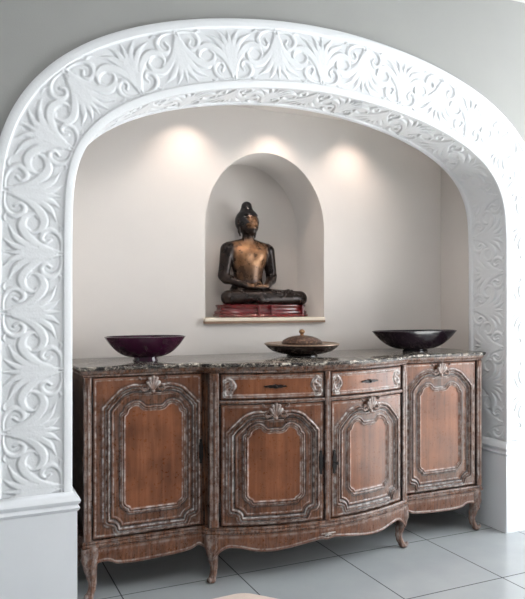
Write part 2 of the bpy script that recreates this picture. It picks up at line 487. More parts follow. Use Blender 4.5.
# right wall with a big window
WY0, WY1, WZ0, WZ1 = .15, 2.85, .30, 2.95
bm = bmesh.new()
for a in ((-3.2, WY0, 0, RZ), (WY1, YF+.12, 0, RZ), (WY0, WY1, 0, WZ0), (WY0, WY1, WZ1, RZ)):
    box_bm(bm, RX1, RX1+.12, *a)
struct(bm_obj('wall_right', bm, M['room_white']))
bm = bmesh.new()
for a in ((WY0, WY0+.06, WZ0, WZ1), (WY1-.06, WY1, WZ0, WZ1), (WY0, WY1, WZ0, WZ0+.06), (WY0, WY1, WZ1-.06, WZ1), ((WY0+WY1)/2-.03, (WY0+WY1)/2+.03, WZ0, WZ1)):
    box_bm(bm, RX1+.03, RX1+.09, *a)
wf = struct(bm_obj('window_1', bm, M['window_white']))
bm = bmesh.new(); box_bm(bm, RX1+.055, RX1+.061, WY0+.05, WY1-.05, WZ0+.05, WZ1-.05)
bm_obj('pane', bm, M['glass'], wf)

# plinths at the foot of the archway, profile swept round the jamb
def plinth(name, side):
    # profile (outward distance, z)
    prof = [(.018, 0), (.018, .470), (.026, .478), (.030, .486), (.022, .492), (.020, .500), (.028, .508), (.032, .520), (.027, .532), (.014, .540), (.006, .552), (-.004, .556)]
    xi = CX+side*1.301; xo = CX+side*1.650
    path = [((xo, YF+.10), (1, 0)), ((xo, YF), (1, -1)), ((xi, YF), (-1, -1)), ((xi, YB), (-1, 0))]
    bm = bmesh.new(); rows = []
    for (px, py), (nx, ny) in path:
        rows.append([bm.verts.new((px+side*nx*d, py+ny*d, z)) for d, z in prof])
    for a, b in zip(rows, rows[1:]):
        for i in range(len(prof)-1): bm.faces.new((a[i], a[i+1], b[i+1], b[i]))
    o = bm_obj(name, bm, M['plinth']); auto_smooth(o, 40); return struct(o)
plinth('baseboard_left', -1); plinth('baseboard_right', 1)

# ------------------------------------------------------------------ niche shelf
sh = empty('niche_shelf', (NX, YB, 1.323), 'thin cream wooden shelf board across the bottom of the arched niche', 'shelf')
bm = bmesh.new(); box_bm(bm, -NH-.012, NH-.008, -.030, -.001, -.020, 0, .003); box_bm(bm, -NH+.006, NH-.006, -.002, .345, -.022, 0)
bm_obj('board', bm, M['shelf'], sh)
bm = bmesh.new(); box_bm(bm, -NH-.012, NH-.008, -.031, -.001, -.034, -.0195, .001)
bm_obj('edge_strip', bm, M['shelf_dark'], sh)

# ------------------------------------------------------------------ sideboard
SBX, SBY = 1.757, 3.20
sb = empty('sideboard', (SBX, SBY, 0), 'antique carved wooden sideboard with bowed centre, limed reddish brown doors and marble top', 'sideboard')
HW, CW = 1.212, .605
def F(x):
    x = np.asarray(x, float); d = np.abs(x)
    c = -.052-.136*(1-np.clip(d/CW, 0, 1)**2)
    t = smoothstep(CW-.005, CW+.022, d)
    return c*(1-t)
def plan(hw=HW, n=120):
    xs = np.unique(np.r_[np.linspace(-hw, hw, n), np.linspace(-.63, -.58, 10), np.linspace(.58, .63, 10)])
    p = np.stack([xs, F(xs)], 1)
    return p
BACKY = YB-SBY-.012
def ring_stack(name, rings, mat, parent, hw=HW, cap=True, attrf=None):
    """rings: (offset, z) around front and sides of the plan"""
    p = plan(hw); tgt = np.gradient(p, axis=0)
    for _ in range(3): tgt[1:-1] = (tgt[:-2]+2*tgt[1:-1]+tgt[2:])/4
    tgt /= np.linalg.norm(tgt, axis=1)[:, None]
    nn = np.stack([tgt[:, 1], -tgt[:, 0]], 1)
    V = []; nC = 0
    for d, z in rings:
        q = p+nn*d
        L_ = [(-hw-d, BACKY), (-hw-d, BACKY*.5), (-hw-d, .03)]; R_ = [(hw+d, .03), (hw+d, BACKY*.5), (hw+d, BACKY)]
        q = q.copy(); q[0] = (-hw-d*.7, F(-hw)-d*.7); q[-1] = (hw+d*.7, F(hw)-d*.7)
        row = L_+[(-hw-d, .004)]+[tuple(a) for a in q]+[(hw+d, .004)]+R_
        nC = len(row); V += [(x, y, z) for x, y in row]
    Fc = [list(f) for f in grid_faces(len(rings), nC, closed_c=True)]
    if cap: Fc.append(list(range(nC))[::-1]); Fc.append([(len(rings)-1)*nC+i for i in range(nC)])
    me = bpy.data.meshes.new(name); me.from_pydata(V, [], Fc); me.materials.append(mat)
    fix_normals(me); o = link(name, me, parent); auto_smooth(o, 32); return o

Z_TOP, Z_MB = 1.108, 1.083
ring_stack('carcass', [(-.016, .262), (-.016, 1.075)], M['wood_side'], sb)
ring_stack('cornice', [(-.012, 1.056), (.000, 1.057), (.004, 1.061), (.002, 1.066), (.008, 1.070), (.014, 1.080), (.016, 1.0876)], M['aged'], sb)
ring_stack('marble_top', [(.015, 1.088), (.022, 1.089), (.026, 1.092), (.026, 1.095), (.030, 1.098), (.031, 1.103), (.027, 1.107), (.022, Z_TOP)], M['marble'], sb)
ring_stack('base_moulding', [(-.015, .246), (.004, .246), (.012, .250), (.014, .257), (.008, .262), (.004, .266), (.008, .272), (.004, .280), (-.012, .283)], M['aged'], sb)

def patch(name, x0, x1, zlo, zhi, hfun, parent, mat, step=.0034, thick=.02, zfun=None, base=0.0):
    """relief sheet lying on the bowed front. hfun(x,z)->(height, attr(n,3))"""
    nx = max(3, int((x1-x0)/step)+1); nz = max(3, int((zhi-zlo)/step)+1)
    xs = np.linspace(x0, x1, nx); ts = np.linspace(0, 1, nz)
    Xg, Tg = np.meshgrid(xs, ts)
    if zfun is None: Zg = zlo+(zhi-zlo)*Tg
    else: lo = zfun(Xg); Zg = lo+(zhi-lo)*Tg
    Hh, A = hfun(Xg, Zg)
    dF = (F(Xg+.002)-F(Xg-.002))/.004; k = 1/np.sqrt(1+dF**2)
    dF = np.clip(dF, -.6, .6)
    Yg = F(Xg)-(Hh+base)*k; Xd = Xg+(Hh+base)*dF*k
    V = np.stack([Xd, Yg, Zg], -1)
    # rim
    r = np.concatenate([V[0:1], V, V[-1:]], 0); r = np.concatenate([r[:, 0:1], r, r[:, -1:]], 1)
    for sl_ in ((0, slice(None)), (-1, slice(None)), (slice(None), 0), (slice(None), -1)):
        r[sl_][..., 1] += thick
    A2 = np.concatenate([A[0:1], A, A[-1:]], 0); A2 = np.concatenate([A2[:, 0:1], A2, A2[:, -1:]], 1)
    me = mesh_np(name, r.reshape(-1, 3), grid_faces(r.shape[0], r.shape[1]), mat, attr=A2.reshape(-1, 3))
    return link(name, me, parent)

def poly_sd(px, pz, P):
    """signed distance, negative inside"""
    d = np.full(px.shape, 1e9); ins = np.zeros(px.shape, bool); n = len(P)
    for i in range(n):
        a = P[i]; b = P[(i+1) % n]; e = b-a
        t = np.clip(((px-a[0])*e[0]+(pz-a[1])*e[1])/(e@e+1e-12), 0, 1)
        d = np.minimum(d, (px-a[0]-t*e[0])**2+(pz-a[1]-t*e[1])**2)
        c = (a[1] > pz) != (b[1] > pz)
        with np.errstate(divide='ignore', invalid='ignore'):
            xx = (b[0]-a[0])*(pz-a[1])/(b[1]-a[1])+a[0]
        ins ^= c & (px < xx)
    d = np.sqrt(d); return np.where(ins, -d, d)

def mirror_poly(R):
    R = np.array(R); L_ = R[::-1].copy(); L_[:, 0] *= -1
    return np.vstack([R, L_])
def outer_poly(a, zb, zt):
    bot = [(0, zb), (a-.062, zb)]
    notch = catmull([(a-.062, zb), (a-.050, zb+.020), (a-.046, zb+.036), (a-.030, zb+.044), (a-.012, zb+.048), (a, zb+.064)], 4).tolist()
    top = [(a, zt-.100), (a-.012, zt-.092), (a-.015, zt-.084)]
    arch = catmull([(a-.015, zt-.084), (a-.050, zt-.050), (a-.085, zt-.018), (a*.42, zt), (.055, zt-.002), (0, zt-.004)], 5).tolist()
    return mirror_poly(bot+notch+top+arch)
def inner_poly(b, zb, zt):
    bot = [(0, zb), (b-.032, zb)]
    notch = catmull([(b-.032, zb), (b-.026, zb+.012), (b-.012, zb+.020), (b, zb+.034)], 4).tolist()
    top = [(b, zt-.050)]
    arch = catmull([(b, zt-.050), (b-.014, zt-.040), (b-.022, zt-.018), (b-.050, zt-.001), (b*.50, zt-.003), (b*.36, zt-.022), (b*.2, zt-.028), (0, zt-.026)], 5).tolist()
    return mirror_poly(bot+notch+top+arch)

def nz_wax(x, z, s):
    return .5+.5*np.sin(x*s*3.1+1.7*np.sin(z*s))*np.cos(z*s*2.3+1.3*np.sin(x*s*1.9))

def door(x0, x1, z0, z1, a, azb, azt, b, bzb, bzt, hinge_side, shift_in=0, shift=0):
    cxd = (x0+x1)/2+shift
    PA = outer_poly(a, azb, azt); PB = inner_poly(b, bzb, bzt)
    def hf(X, Z):
        u = X-cxd
        da = poly_sd(u, Z, PA); db = poly_sd(u-shift_in, Z, PB)
        h = np.zeros_like(u)
        # outer bolection moulding: bead, groove, bead, slope down to inner frame
        bead = lambda c, w, d: np.clip(1-((d-c)/w)**2, 0, 1)**.5
        h += .009*bead(-.004, .0065, da)
        h -= .004*bead(-.0125, .0030, da)
        h += .006*bead(-.019, .0050, da); h += .004*bead(-.040, .0050, da)
        lvl = -.005*smoothstep(-.020, -.030, da) if False else -.006*(1-smoothstep(-.034, -.022, da))
        h += lvl
        h += .007*bead(.012, .0045, db)
        h -= .003*bead(.0065, .002, db)
        h += .0055*bead(.000, .0045, db)
        h += -.001*(1-smoothstep(-.016, -.004, db))
        edge = np.minimum.reduce([X-x0, x1-X, Z-z0, z1-Z])
        h -= .004*(1-smoothstep(.0, .005, edge)); h += .0025*bead(.010, .004, edge)
        g = lambda c, w, d: np.exp(-((d-c)/w)**2)
        wax = .95*g(.0035, .0028, da)+.75*g(-.0125, .0022, da)+.7*g(-.026, .0022, da)+.5*g(-.047, .0018, da)+.55*g(.017, .0022, db)+.75*g(.0065, .0024, db)+.8*g(-.005, .0022, db)+.5*g(.015, .003, edge)
        wax *= .25+.75*smoothstep(.2, .7, nz_wax(X, Z, 37))
        frame = smoothstep(-.006, .0, db)*(1-.62*smoothstep(0.004, .012, da)*smoothstep(azt-.10, azt-.02, Z))
        dark = .95*g(-.0095, .0040, da)*(.5+.5*nz_wax(Z, X, 23))+.6*g(-.033, .004, da)+.9*g(.0225, .0036, db)+.5*g(.012, .003, da)+.95*(1-smoothstep(.001, .005, edge))+.45*smoothstep(-.040, -.030, da)*(1-smoothstep(-.024, -.018, da))
        A = np.stack([np.clip(wax, 0, 1), np.clip(frame, 0, 1), np.clip(dark, 0, 1)], -1)
        return h, A
    d = patch('door', x0, x1, z0, z1, hf, sb, M['wood'], thick=.022)
    # carved shell at the crest of the panel
    cr = shell_mesh()
    s = link('shell_carving', cr, d)
    dF = float((F(cxd+.01)-F(cxd-.01))/.02)
    s.location = (cxd, float(F(cxd))-.006, azt+.002); s.rotation_euler = (0, 0, math.atan(dF)); s.scale = (1.2, 1.1, 1.2)
    return d

_shell = {}
def shell_mesh():
    if 'm' in _shell: return _shell['m']
    rs = [(a, .052 if abs(a) < 10 else (.048 if abs(a) < 35 else .040)) for a in (0, 20, -20, 42, -42)]
    def fn(X, Y, Z):
        D = np.full(X.shape, 1., np.float32)
        for a, ln in rs:
            r = math.radians(a)
            p0 = (math.sin(r)*.006, 0, -.020); p1 = (math.sin(r)*ln*.9, -.006, -.020+math.cos(r)*ln)
            D = np.minimum(D, sd_cone(X, Y, Z, p0, p1, .0035, .0080))
        for sg in (1, -1):
            sp_ = [(sg*(.030+.016*math.cos(t)*(1-t/9)), -.002, -.012+.016*math.sin(t)*(1-t/9)) for t in np.linspace(-.5, 5.2, 12)]
            for a, b in zip(sp_, sp_[1:]): D = smin(D, sd_cone(X, Y, Z, a, b, .0042, .0042), .001)
            arm = [(sg*.038, 0, -.024), (sg*.058, 0, -.012), (sg*.078, 0, -.012)]
            for k_, (a, b) in enumerate(zip(arm, arm[1:])): D = smin(D, sd_cone(X, Y, Z, a, b, .006-.002*k_, .004-.0015*k_), .003)
            D = np.minimum(D, sd_cone(X, Y, Z, (sg*.050, 0, .022), (sg*.056, -.002, .030), .004, .0055))
        D = smin(D, sd_cone(X, Y, Z, (0, 0, -.026), (0, -.004, -.026), .011, .008), .003)
        for sg in (1, -1): D = smin(D, sd_cone(X, Y, Z, (sg*.004, 0, -.034), (sg*.034, 0, -.036), .004, .003), .003)
        return smax(D, Y-.004, .001)
    v, f = surface_nets(fn, (-.09, -.020, -.05), (.09, .008, .052), .0022)
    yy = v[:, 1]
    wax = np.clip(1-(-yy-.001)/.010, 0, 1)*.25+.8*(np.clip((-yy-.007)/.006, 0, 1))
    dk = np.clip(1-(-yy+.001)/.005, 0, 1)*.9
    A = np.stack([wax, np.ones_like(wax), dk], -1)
    _shell['m'] = mesh_np('shell_carving', v, f, M['wood'], attr=A); return _shell['m']

D_side = dict(z0=.286, z1=1.054, azb=.298, azt=1.008, bzb=.405, bzt=.915)
def hinge(x, z, parent, lbl=None):
    bm = bmesh.new()
    y = float(F(x))-.004
    for dz, r in ((0, .0042),):
        bmesh.ops.create_cone(bm, cap_ends=True, segments=10, radius1=r, radius2=r, depth=.085, matrix=Matrix.Translation((x, y, z)))
        for e in (-1, 1): bmesh.ops.create_uvsphere(bm, u_segments=8, v_segments=6, radius=.005, matrix=Matrix.Translation((x, y, z+e*.046)))
    bm_obj('hinge', bm, M['iron'], parent, smooth=True)
def escutcheon(x, z, parent, key=False):
    bm = bmesh.new()
    prof = [(-.062, .002), (-.058, .007), (-.050, .005), (-.038, .008), (-.022, .0125), (0, .010), (.022, .0125), (.038, .008), (.050, .005), (.058, .007), (.062, .002)]
    y = float(F(x))-.002; L_, R_ = [], []
    dF = float((F(x+.01)-F(x-.01))/.02)
    for dz, w in prof:
        L_.append((x-w, dz)); R_.append((x+w, dz))
    fr, bk2 = [], []
    for px, dz in L_+R_[::-1]:
        yy = y+dF*(px-x)
        fr.append(bm.verts.new((px, yy-.007, z+dz))); bk2.append(bm.verts.new((px, yy+.002, z+dz)))
    bm.faces.new(fr); bm.faces.new(bk2[::-1])
    for i in range(len(fr)): bm.faces.new((fr[i], fr[(i+1) % len(fr)], bk2[(i+1) % len(fr)], bk2[i]))
    if key:
        bmesh.ops.create_cone(bm, cap_ends=True, segments=10, radius1=.003, radius2=.003, depth=.03, matrix=Matrix.Translation((x, y-.02, z)) @ Matrix.Rotation(PI/2, 4, 'X'))
        bmesh.ops.create_uvsphere(bm, u_segments=10, v_segments=8, radius=.008, matrix=Matrix.Translation((x, y-.036, z)) @ Matrix.Diagonal((1.1, .5, 1.1, 1)))
    bm_obj('keyhole_plate', bm, M['iron'], parent)

dl = door(-1.172, -.624, D_side['z0'], D_side['z1'], .2380, D_side['azb'], D_side['azt'], .150, D_side['bzb'], D_side['bzt'], -1, .010, .018)
dr = door(.624, 1.168, D_side['z0'], D_side['z1'], .2380, D_side['azb'], D_side['azt'], .150, D_side['bzb'], D_side['bzt'], 1)
cl = door(-.552, -.020, .286, .899, .2330, .300, .858, .140, .402, .782, -1)
cr = door(.020, .548, .286, .899, .2330, .300, .858, .140, .402, .782, 1)
for d_, x in ((dl, -1.173), (dr, 1.170)):
    hinge(x, .94, d_); hinge(x, .40, d_)
for d_, x in ((cl, -.556), (cr, .552)):
    hinge(x, .84, d_); hinge(x, .36, d_)
escutcheon(-.040, .585, cl); escutcheon(.040, .580, cr, True)
escutcheon(-.632, .66, dl); escutcheon(.630, .655, dr)

def drawer(x0, x1):
    z0, z1 = .922, 1.053; cxd = (x0+x1)/2; hwid = (x1-x0)/2
    sc = []
    for sg in (1, -1):
        e = sg*(hwid-.052)
        sc.append([(e+sg*.030, .094), (e+sg*.014, .104), (e, .092), (e+sg*.004, .074), (e+sg*.022, .064), (e+sg*.026, .048), (e+sg*.014, .032), (e+sg*.002, .038)])
        sc.append([(e-sg*.004, .050), (e-sg*.014, .068), (e-sg*.004, .090)])
        sc.append([(e+sg*.006, .018), (e+sg*.024, .020), (e+sg*.034, .034)])
    def hf(X, Z):
        u = X-cxd; edge = np.minimum.reduce([X-x0, x1-X, Z-z0, z1-Z])
        bead = lambda c, w, d: np.clip(1-((d-c)/w)**2, 0, 1)**.5
        h = -.004*(1-smoothstep(0, .005, edge))+.004*bead(.010, .005, edge)+.003*bead(.020, .003, edge)-.002*smoothstep(.022, .026, edge)
        dm = np.full(u.shape, 1.)
        for P in sc:
            P = catmull(P, 4)
            for a, b in zip(P, P[1:]):
                e = b-a; t = np.clip(((u-a[0])*e[0]+(Z-z0-a[1])*e[1])/(e@e+1e-12), 0, 1)
                dm = np.minimum(dm, np.hypot(u-a[0]-t*e[0], Z-z0-a[1]-t*e[1]))
        h += .006*np.clip(1-(dm/.0065)**2, 0, 1)**.5
        g = lambda c, w, d: np.exp(-((d-c)/w)**2)
        wax = .5*g(.015, .003, edge)+.5*g(.025, .003, edge)+.85*g(.0075, .003, dm)+.35*(dm < .004)
        dark = .95*(1-smoothstep(.001, .005, edge))+.15*g(.012, .0025, dm)
        frame = (1-smoothstep(.018, .024, edge))*.8+smoothstep(.02, .01, dm) if False else np.clip((1-smoothstep(.018, .024, edge))*.8+(1-smoothstep(.008, .02, dm)), 0, 1)
        wax *= .5+.5*nz_wax(X, Z, 41)
        return h, np.stack([np.clip(wax, 0, 1), frame, np.clip(dark, 0, 1)], -1)
    d = patch('drawer', x0, x1, z0, z1, hf, sb, M['wood'], thick=.022, step=.003)
    # pierced iron pull, long and thin
    bm = bmesh.new(); zc = (z0+z1)/2; hx = cxd+.015*(1 if cxd > 0 else -1)*0
    y = float(F(hx)); dF = float((F(hx+.02)-F(hx-.02))/.04)
    prof = [(-.058, .0012), (-.050, .0045), (-.040, .0035), (-.028, .0080), (-.014, .0065), (0, .0115), (.014, .0065), (.028, .0080), (.040, .0035), (.050, .0045), (.058, .0012)]
    fr, bk2 = [], []
    for px, dz in [(p, w) for p, w in prof]+[(p, -w) for p, w in prof[::-1]]:
        fr.append(bm.verts.new((hx+px, y+dF*px-.008, zc+dz))); bk2.append(bm.verts.new((hx+px, y+dF*px+.003, zc+dz)))
    bm.faces.new(fr)
    for i in range(len(fr)): bm.faces.new((fr[i], fr[(i+1) % len(fr)], bk2[(i+1) % len(fr)], bk2[i]))
    bmesh.ops.create_uvsphere(bm, u_segments=10, v_segments=8, radius=.006, matrix=Matrix.Translation((hx, y-.012, zc)))
    bm_obj('pull_plate', bm, M['iron'], d)
drawer(-.552, -.020); drawer(.020, .548)

def post(x0, x1, z0=.284, z1=1.056, name='corner_post', grooves=2):
    w = x1-x0
    def hf(X, Z):
        t = (X-x0)/w
        inn = smoothstep(z0+.03, z0+.045, Z)*(1-smoothstep(z1-.05, z1-.03, Z))
        prof = np.sin(PI*t)**.5*.010
        g = lambda c, s: np.exp(-((t-c)/s)**2)
        gro = (g(.3, .08)+g(.7, .08)) if grooves == 2 else g(.5, .12)
        h = prof+.004-.004*gro*inn
        wax = (gro*.55*inn+.45*g(.12, .07)+.4*g(.9, .06))*(.35+.65*nz_wax(X*2, Z, 29))
        dark = .85*(g(0, .05)+g(1, .05))+.35*g(.5, .1)*inn
        return h, np.stack([np.clip(wax, 0, 1), np.ones_like(t)*.95, np.clip(dark, 0, 1)], -1)
    return patch(name, x0, x1, z0, z1, hf, sb, M['wood'], thick=.02, step=.003)
post(-1.213, -1.176); post(1.172, 1.213)
post(-.603, -.558); post(.556, .603)
post(-.016, .016, name='centre_post', grooves=1)
# rail between the drawers and the doors
def rail(x0, x1, z0, z1):
    def hf(X, Z):
        t = (Z-z0)/(z1-z0); g = lambda c, s: np.exp(-((t-c)/s)**2)
        h = .004+.005*np.sin(PI*t)
        return h, np.stack([(.4*g(.15, .15)+.4*g(.8, .15))*(.4+.6*nz_wax(X, Z, 33)), np.ones_like(t)*.9, .7*(g(0, .1)+g(1, .1))], -1)
    patch('rail', x0, x1, z0, z1, hf, sb, M['wood'], thick=.018, step=.003)
rail(-.555, -.018, .901, .920); rail(.018, .553, .901, .920)
# narrow stiles beside the step
# apron with a scalloped lower edge
def apron(x0, x1, pts):
    P = catmull([((x0+x1)/2+a*(x1-x0)/2, z) for a, z in pts], 10)
    zf = lambda X: np.interp(X, P[:, 0], P[:, 1])
    def hf(X, Z):
        lo = zf(X); e = Z-lo
        h = .004+.010*np.sin(np.clip((Z-lo)/(.250-lo), 0, 1)*PI*.5+.2)*.6
        h += .004*np.clip(1-((e-.007)/.006)**2, 0, 1)**.5
        g = lambda c, s, d: np.exp(-((d-c)/s)**2)
        wax = (.55*g(.014, .003, e)+.35*g(.002, .003, e)+.25*g(.235, .006, Z))*(.4+.6*nz_wax(X, Z, 19))
        return h, np.stack([np.clip(wax, 0, 1), .75+0*e, .5*g(.249, .003, Z)], -1)
    patch('apron', x0, x1, .15, .2465, hf, sb, M['wood'], thick=.024, step=.0032, zfun=zf)
side_pts = [(-1, .130), (-.93, .150), (-.86, .172), (-.70, .178), (-.60, .170), (-.56, .162), (-.45, .156), (-.2, .153), (.15, .156), (.5, .162), (.72, .170), (.86, .186), (.95, .176), (1, .16)]
apron(-1.195, -.605, side_pts); apron(.605, 1.195, [(-a, z) for a, z in side_pts[::-1]])
apron(-.585, .585, [(-1, .12), (-.96, .150), (-.90, .176), (-.84, .180), (-.76, .172), (-.66, .158), (-.55, .153), (-.42, .158), (-.28, .170), (-.14, .182), (-.06, .186), (0, .178), (.06, .186), (.14, .182), (.28, .170), (.42, .158), (.55, .153), (.66, .158), (.76, .172), (.84, .180), (.90, .176), (.96, .150), (1, .12)])
# small leaf carving in the middle of the bowed apron
def leaf_fn(X, Y, Z):
    D = np.full(X.shape, 1., np.float32)
    for a, ln in ((0, .022), (50, .024), (-50, .024), (90, .04), (-90, .04)):
        r = math.radians(a); D = np.minimum(D, sd_cone(X, Y, Z, (0, 0, 0), (math.sin(r)*ln, 0, -math.cos(r)*ln*.8), .006, .0035))
    return D
v, f = surface_nets(leaf_fn, (-.05, -.012, -.032), (.05, .012, .012), .0022)
o = link('leaf_carving', mesh_np('leaf_carving', v, f, M['wood'], attr=np.tile([.5, 1, 0], (len(v), 1))), sb); o.location = (0, float(F(0))-.012, .215)

# cabriole legs
def leg_mesh(height=.25):
    # local frame: +x is outward, origin on the floor; outward/forward is (+x,-y)
    pth = [(-.004, .004, .268, .044), (.002, -.004, .225, .044), (.008, -.010, .185, .038), (.006, -.008, .145, .030), (-.002, .000, .105, .0235), (-.006, .003, .072, .0190), (-.003, .000, .045, .0175), (.006, -.008, .026, .0185)]
    def fn(X, Y, Z):
        D = np.full(X.shape, 1., np.float32)
        for a, b in zip(pth, pth[1:]): D = smin(D, sd_cone(X, Y, Z, a[:3], b[:3], a[3], b[3]), .006)
        D = smin(D, sd_ell(X, Y, Z, (.014, -.014, .014), (.024, .024, .0145)), .006)
        D = smin(D, sd_cone(X, Y, Z, (.030, -.028, .024), (.030, -.028, .028), .0085, .0085), .003)
        return smax(smax(D, -Z, .001), Z-.262, .001)
    v, f = surface_nets(fn, (-.06, -.068, -.006), (.062, .06, .27), .0038)
    ed = np.clip((v[:, 0]-v[:, 1])*22, 0, 1)
    wax = .34*np.abs(np.sin(np.arctan2(v[:, 1]+.01, v[:, 0])*2.5))*(.4+.6*nz_wax(v[:, 0]*3, v[:, 2], 31))
    A = np.stack([wax, .9+0*wax, 0*wax], -1)
    return mesh_np('leg', v, f, M['wood'], attr=A)
LM = leg_mesh(); LMb = LM.copy()
lm_l = LM.copy()
co_ = np.empty(len(lm_l.vertices)*3); lm_l.vertices.foreach_get('co', co_); co_ = co_.reshape(-1, 3); co_[:, 0] *= -1
lm_l.vertices.foreach_set('co', co_.ravel()); lm_l.flip_normals()
for x, y, mm in ((-1.172, .028, lm_l), (1.172, .028, LM), (-.575, -.030, lm_l), (.575, -.030, LM), (-1.165, BACKY-.04, lm_l), (1.165, BACKY-.04, LM)):
    link('leg', mm, sb, (x, y, 0))

# ------------------------------------------------------------------ bowls
def super_ring(a, b, n_exp, seg):
    t = np.linspace(0, 2*PI, seg, endpoint=False)
    c, s = np.cos(t), np.sin(t)
    return np.stack([a*np.sign(c)*np.abs(c)**(2/n_exp), b*np.sign(s)*np.abs(s)**(2/n_exp)], 1)
def lofted(name, rows, mat, parent, seg=72, loc=(0, 0, 0), nexp=2.0):
    V = []
    for r in rows:
        a, b, z = r[:3]; e = r[3] if len(r) > 3 else nexp
        q = super_ring(a, b, e, seg); V += [(x, y, z+(r[4]*(abs(x)/a)**3 if len(r) > 4 else 0)) for x, y in q]
    Fc = [list(f) for f in grid_faces(len(rows), seg, closed_c=True)]
    Fc.append(list(range(seg))[::-1]); Fc.append([(len(rows)-1)*seg+i for i in range(seg)])
    me = bpy.data.meshes.new(name); me.from_pydata(V, [], Fc); me.materials.append(mat)
    fix_normals(me); o = link(name, me, parent, loc); auto_smooth(o, 40); return o
ZT = Z_TOP
M['shaded_purple'] = plain('shaded_purple_lacquer', (.007, .002, .006), .14, nscale=14, namt=.25, coat=.2, spec=.4)  # darker copy of the purple lacquer, shade put into its colour
def boat_bowl(loc, A, B_, H, fa, fb, fh, label, e=2.3, rot=0, mat=None):
    mat = mat or M['purple']
    root = empty('lacquered_bowl', loc, label, 'bowl', 'purple lacquered bowls on the sideboard')
    root.rotation_euler = (0, 0, rot)
    rows = []
    N_ = 18
    for i in range(N_+1):
        t = i/N_; q = t; a = fa*.9+(A-fa*.9)*q; b = fb*.9+(B_-fb*.9)*q; z = fh+(H-fh)*t**2.3
        rows.append((a, b, z, 2+(e-2)*t, 0))
    rows.append((A+.001, B_+.001, H+.003, e, 0)); rows.append((A-.005, B_-.005, H+.004, e, 0))
    for i in range(N_-1, -1, -1):
        t = i/N_; q = t; a = fa*.85+(A-.010-fa*.85)*q; b = fb*.85+(B_-.010-fb*.85)*q; z = fh+.008+(H-.003-fh-.005)*t**2.3
        rows.append((a, b, z, 2+(e-2)*t, 0))
    lofted('bowl_body', rows, mat, root)
    lofted('foot_ring', [(fa, fb, 0), (fa, fb, .004), (fa*.93, fb*.93, fh*.6), (fa*.95, fb*.95, fh+.006)], mat, root)
    return root
boat_bowl((.905, 3.44, ZT), .213, .14, .124, .066, .055, .020, 'deep purple lacquered bowl with a small foot, at the left end of the marble top', 2.2)
boat_bowl((2.650, 3.44, ZT), .305, .125, .126, .090, .055, .014, 'wide purple lacquered bowl, darkened by painted shade, at the right end of the marble top', 2.5, mat=M['shaded_purple'])

root = empty('serving_dish', (1.815, 3.40, ZT), 'shallow dark brown dish with pale worn rim, in the middle of the marble top', 'dish')
rows = [(.080, .080, .010), (.125, .125, .014), (.170, .170, .027), (.200, .200, .048), (.214, .214, .064), (.2155, .2155, .069)]
inn = [(.198, .198, .062), (.165, .165, .040), (.125, .125, .031), (.110, .110, .030), (.02, .02, .030)]
lofted('dish_body', rows+[(.208, .208, .0685)]+inn, M['dark_lacquer'], root)
lofted('rim', [(.2145, .2145, .0645), (.2180, .2180, .0665), (.2180, .2180, .0705), (.2145, .2145, .0725), (.207, .207, .0710), (.2045, .2045, .067)], M['rim_gold'], root)
lofted('foot_ring', [(.090, .090, 0), (.090, .090, .004), (.080, .080, .010), (.083, .083, .016)], M['dark_lacquer'], root)
root = empty('lidded_pot', (1.815, 3.40, ZT+.0325), 'small round dark engraved pot with domed lid and brass knob, sitting in the brown dish', 'pot')
lofted('pot_body', [(.10, .10, .0), (.108, .108, .010), (.116, .116, .030), (.118, .118, .038), (.110, .110, .040)], M['lid'], root)
lofted('domed_lid', [(.116, .116, .0405), (.119, .119, .043), (.118, .118, .047), (.108, .108, .058), (.088, .088, .069), (.060, .060, .078), (.030, .030, .083), (.018, .018, .084)], M['lid'], root)
lofted('knob', [(.014, .014, .0835), (.010, .010, .089), (.008, .008, .092), (.014, .014, .097), (.018, .018, .104), (.016, .016, .112), (.009, .009, .118), (.002, .002, .120)], M['brass'], root, seg=24)

# ------------------------------------------------------------------ buddha
BX, BY, BZ = 1.788, 3.905, 1.3232
bud = empty('buddha_statue', (BX, BY, BZ), 'seated dark bronze buddha statue with a spotlight highlight painted gold on the chest, in the arched wall niche', 'statue')
bud.rotation_euler = (0, 0, math.radians(5)); bud.scale = (1.02, 1.0, 1.028)
def ped_row(a, b, z, ribs=.0):
    t = np.linspace(0, 2*PI, 160, endpoint=False); q = super_ring(a, b, 3.2, 160)
    return [(x*(1), y*(1), z) for x, y in q]
pr = [(.308, .128, 0, 3.4), (.315, .135, .002, 3.4), (.317, .137, .012, 3.4), (.312, .132, .018, 3.4), (.306, .126, .022, 3.4), (.309, .129, .030, 3.4), (.307, .127, .036, 3.4), (.299, .119, .039, 3.4), (.295, .115, .046, 3.4), (.295, .115, .058, 3.4), (.299, .119, .063, 3.4), (.302, .122, .067, 3.4), (.302, .122, .074, 3.4), (.297, .117, .077, 3.4)]
ped = lofted('pedestal', pr, M['red'], bud, seg=120)
for k_, px in enumerate((-.09, .0, .24)):
    bm = bmesh.new()
    yb = -.135*(1-(abs(px)/.315)**3.4)**(1/3.4)
    box_bm(bm, px-.007, px+.007, yb-.002, yb+.04, .002, .074, .003)
    bm_obj('rib', bm, M['red'], ped)

